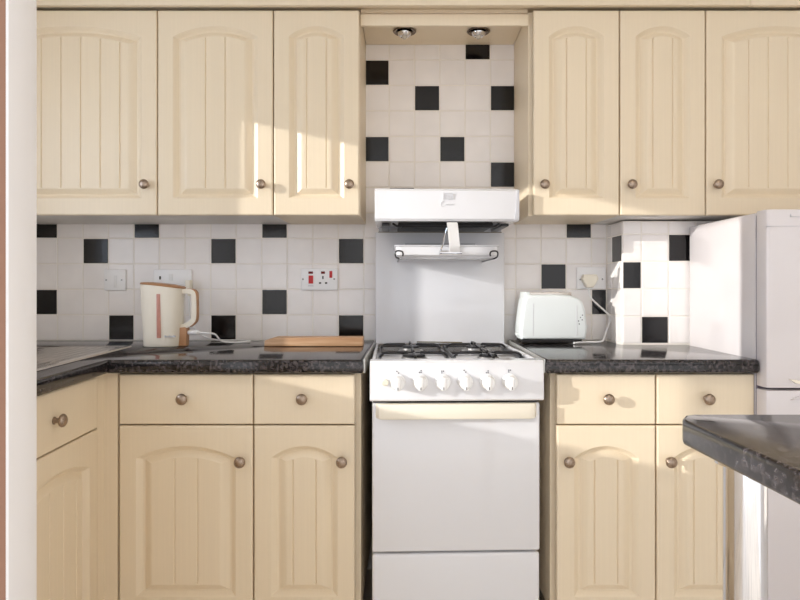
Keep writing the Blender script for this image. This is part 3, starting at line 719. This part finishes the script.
# ------------------------------------------------------------------ toaster
yt0, yt1 = -0.158, -0.028; yt = yt0
ts_ = thing('toaster', 'pale two-slice toaster on the right worktop beneath the wall socket', 'toaster', (wx(551, -0.09), -0.09, ZW))
def tp(px, py): return (wx(px, yt), wz(py, yt))
zt0 = ZW + 0.006
out = [tp(522, 339.6), tp(520.5, 333), tp(521, 324), tp(523, 308), tp(524.5, 300), tp(527, 296.3), tp(532, 295.0), tp(552, 294.3), tp(570, 295.2), tp(578, 297.6), tp(583, 302), tp(586, 311), tp(587.6, 326), tp(587.3, 333), tp(586, 339.6)]
bm = nb(); prism(bm, out, 'y', yt0, yt1, 0.012, 4); tb = part('body', bm, M['mint'], ts_, ang=40)
bm = nb(); prism(bm, [tp(523, 343), tp(523, 339.8), tp(583, 339.8), tp(583, 343)], 'y', yt0 + 0.012, yt1 - 0.012, 0.002)
for v in bm.verts: v.co.z = max(v.co.z, ZW + 0.0008)
part('base', bm, M['dark'], ts_, 'dark base')
for p, h in ((533, 297.5), (576.5, 299.5)):
    bm = nb(); q0, q1 = tp(p, 336), tp(p + 0.7, h + 6); box(bm, q0[0], q1[0], yt0 - 0.0006, yt0 + 0.004, q0[1], q1[1])
    part('seam_line', bm, M['faint'], tb, top=ts_)
bm = nb(); box(bm, tp(529, 0)[0], tp(573, 0)[0], yt0 + 0.020, yt0 + 0.050, tp(0, 296)[1], tp(0, 292.4)[1], 0.001); box(bm, tp(529, 0)[0], tp(573, 0)[0], yt0 + 0.075, yt0 + 0.105, tp(0, 296)[1], tp(0, 292.4)[1], 0.001)
part('bread_slots', bm, M['steel'], tb, 'metal slot frame', top=ts_)
bm = nb(); prism(bm, [tp(525, 298), tp(526, 292.3), tp(530, 292.0), tp(532, 295.6), tp(529, 300)], 'y', yt0 + 0.012, yt1 - 0.012, 0.003); part('end_lug', bm, M['mint'], tb, top=ts_)
bm = nb(); box(bm, tp(586, 0)[0], tp(592, 0)[0], -0.105, -0.075, tp(0, 329.5)[1], tp(0, 326)[1], 0.003); part('lever', bm, M['mint'], ts_)
bm = nb(); box(bm, tp(518.8, 0)[0], tp(523, 0)[0], -0.11, -0.07, tp(0, 337)[1], tp(0, 333.5)[1], 0.003); part('crumb_tray', bm, M['mint'], ts_)
bm = nb()
for p, q_ in ((578.6, 321), (580.5, 317.5), (582.4, 315.2), (582.2, 319.8), (579.2, 324)): 
    q2 = tp(p, q_); box(bm, q2[0] - 0.0018, q2[0] + 0.0018, yt0 - 0.0008, yt0 + 0.006, q2[1] - 0.002, q2[1] + 0.002)
part('printed_dial_marks', bm, M['markdark'], tb, top=ts_)
bm = nb(); zc0 = ZW + 0.0045
tube(bm, smooth_path([(wx(574, -0.17), -0.170, zc0), (wx(586, -0.137), -0.137, zc0), (wx(601, -0.12), -0.12, zc0), (wx(604.5, -0.08), -0.075, zc0 + 0.012), (wx(607, -0.06), -0.06, 0.96), (wx(610.5, -0.05), -0.05, wz(318, -0.05)), (wx(607, -0.04), -0.04, wz(313, -0.04)), (wx(597, -0.03), -0.03, wz(304, -0.03)), (wx(590.5, -0.03), -0.03, wz(297, -0.03)), (wx(588.5, -0.03), -0.03, wz(288, -0.03))], 8), 0.0035, 8)
part('power_cord', bm, M['white_plastic'], ts_, 'white power cord')
bm = nb(); prism(bm, [(wx(a, -0.03), wz(b, -0.03)) for a, b in ((583, 274.5), (596, 274.5), (597.5, 279), (592.5, 287.5), (586, 287.5), (581.5, 279))], 'y', -0.046, -0.0122, 0.005)
part('plug', bm, M['cream_plastic'], ts_, 'cream plug in the wall socket')

# ------------------------------------------------------------------ sockets and switches on the tiles
YP = -0.0115
def plate(name, px0, px1, py0, py1, label, cat):
    t_ = thing(name, label, cat, (wx((px0 + px1) / 2, YP), 0, wz(py1, YP)))
    bm = nb(); box(bm, wx(px0, YP), wx(px1, YP), YP, -0.0005, wz(py1, YP), wz(py0, YP), 0.003); part('face_plate', bm, M['socket'], t_)
    return t_
def det(t_, name, m, rects, out=0.0012):
    bm = nb()
    for a, b, c, d in rects: box(bm, wx(a, YP), wx(b, YP), YP - out, YP + 0.004, wz(d, YP), wz(c, YP), 0.0004 if out > 0.001 else 0)
    return part(name, bm, M[m], t_)
def screws(t_, lst):
    for p, q_ in lst:
        bm = nb(); lathe(bm, [(0, 0), (0.0036, 0), (0.003, 0.001), (0, 0.001)], Matrix.Translation((wx(p, YP), YP, wz(q_, YP))) @ Matrix.Rotation(PI / 2, 4, 'X'), 12)
        part('screw', bm, M['alu'], t_)
t_ = plate('wall_switch', 104, 125.5, 269.5, 290.5, 'small square white switch plate on the tiles left of the kettle', 'switch')
screws(t_, [(106.2, 280), (121.5, 280)]); det(t_, 'rocker', 'white_plastic', [(114.0, 117.0, 275.5, 287.5)], 0.003)
t_ = plate('wall_socket', 153.5, 191.5, 269.5, 291, 'white double wall socket half hidden behind the kettle', 'socket')
det(t_, 'pin_hole', 'hole', [(159.2, 161.0, 276.2, 279.4)], 0.0006); det(t_, 'rocker', 'white_plastic', [(169, 173, 274, 280.5)], 0.003)
t_ = plate('cooker_switch', 301, 337.5, 268.5, 290, 'white cooker switch plate with red rockers, left of the cooker', 'switch')
det(t_, 'rocker', 'red', [(308.7, 313.2, 275.5, 283.5)], 0.004); det(t_, 'indicator', 'neon', [(308.4, 313, 271.4, 273.8)]); det(t_, 'indicator', 'neon', [(321, 325, 271.4, 273.8)])
det(t_, 'rocker', 'red', [(329.5, 332.3, 271, 277.8)], 0.004); det(t_, 'pin_holes', 'hole', [(322.2, 323.6, 276, 279), (319, 321.2, 282.2, 283.8), (325, 327.2, 282.2, 283.8)], 0.0006)
det(t_, 'printed_line', 'mark', [(308, 313.5, 285.6, 286.2)], 0.0006)
screws(t_, [(302.9, 279.2), (334.2, 279.0)])
t_ = plate('wall_socket', 577, 606.0, 267, 289, 'white wall socket on the tiles above the toaster, plug in it', 'socket')
screws(t_, [(580.3, 279.5), (602.5, 279.2)])

# ------------------------------------------------------------------ chopping board
bm = nb(); yb0 = -0.262
prism(bm, [(wx(264.2, yb0), ZW + 0.001), (wx(362.5, yb0), ZW + 0.001), (wx(362.5, yb0), ZW + 0.031), (wx(274, yb0), ZW + 0.031), (wx(264.5, yb0), ZW + 0.021)], 'y', yb0, yb0 + 0.085, 0.002)
whole('chopping_board', bm, M['wood'], 'thick wooden chopping board lying on the worktop left of the cooker', 'board')

# ------------------------------------------------------------------ light
d = Vector((2.6, 1.0, -0.585)).normalized()
sun = bpy.data.lights.new('sun', 'SUN'); sun.energy = 3.5; sun.angle = math.radians(0.55); sun.color = (1.0, 0.97, 0.92)
so = bpy.data.objects.new('sun', sun); C.objects.link(so); so.location = (-4, -2, 3); so.rotation_euler = d.to_track_quat('-Z', 'Y').to_euler()
wd = bpy.data.worlds.new('world'); bpy.context.scene.world = wd; wd.use_nodes = True
nt = wd.node_tree; bg = nt.nodes['Background']
tc = nt.nodes.new('ShaderNodeTexCoord'); sx_ = nt.nodes.new('ShaderNodeSeparateXYZ'); mr = nt.nodes.new('ShaderNodeMapRange'); mr.interpolation_type = 'SMOOTHSTEP'
mr.inputs['From Min'].default_value = -0.15; mr.inputs['From Max'].default_value = -0.75
nt.links.new(tc.outputs['Generated'], sx_.inputs[0]); nt.links.new(sx_.outputs['X'], mr.inputs['Value'])
mc = nt.nodes.new('ShaderNodeMix'); mc.data_type = 'RGBA'
SKY_DIM, SKY_BRIGHT = (1.30, 1.29, 1.30), (3.0, 3.45, 4.2)       # away from / towards the low sun
mc.inputs['A'].default_value = (*SKY_DIM, 1); mc.inputs['B'].default_value = (*SKY_BRIGHT, 1)
nt.links.new(mr.outputs['Result'], mc.inputs['Factor']); nt.links.new(mc.outputs['Result'], bg.inputs['Color']); bg.inputs['Strength'].default_value = 1.0
lp = bpy.data.lights.new('ceiling_lamp', 'AREA'); lp.shape = 'DISK'; lp.size = 0.5; lp.energy = 4; lp.color = (1.0, 0.82, 0.60)
lo_ = bpy.data.objects.new('ceiling_lamp', lp); C.objects.link(lo_); lo_.location = (1.0, -1.7, 2.34)

# ------------------------------------------------------------------ camera
cam = bpy.data.cameras.new('camera'); cam.sensor_fit = 'HORIZONTAL'; cam.sensor_width = 36.0; cam.lens = F * 36.0 / 800.0
cam.shift_x = -(VX - 400.0) / 800.0; cam.shift_y = -(300.0 - VY) / 800.0; cam.clip_start = 0.02
cob = bpy.data.objects.new('camera', cam); C.objects.link(cob); cob.location = (0, -CD, CZ); cob.rotation_euler = (PI / 2, 0, 0)
S = bpy.context.scene; S.camera = cob
S.view_settings.view_transform = 'Standard'; S.view_settings.look = 'None'; S.view_settings.gamma = 1.0; S.view_settings.use_curve_mapping = False
S.view_settings.exposure = 0.09
S.cycles.max_bounces = 10; S.cycles.diffuse_bounces = 6
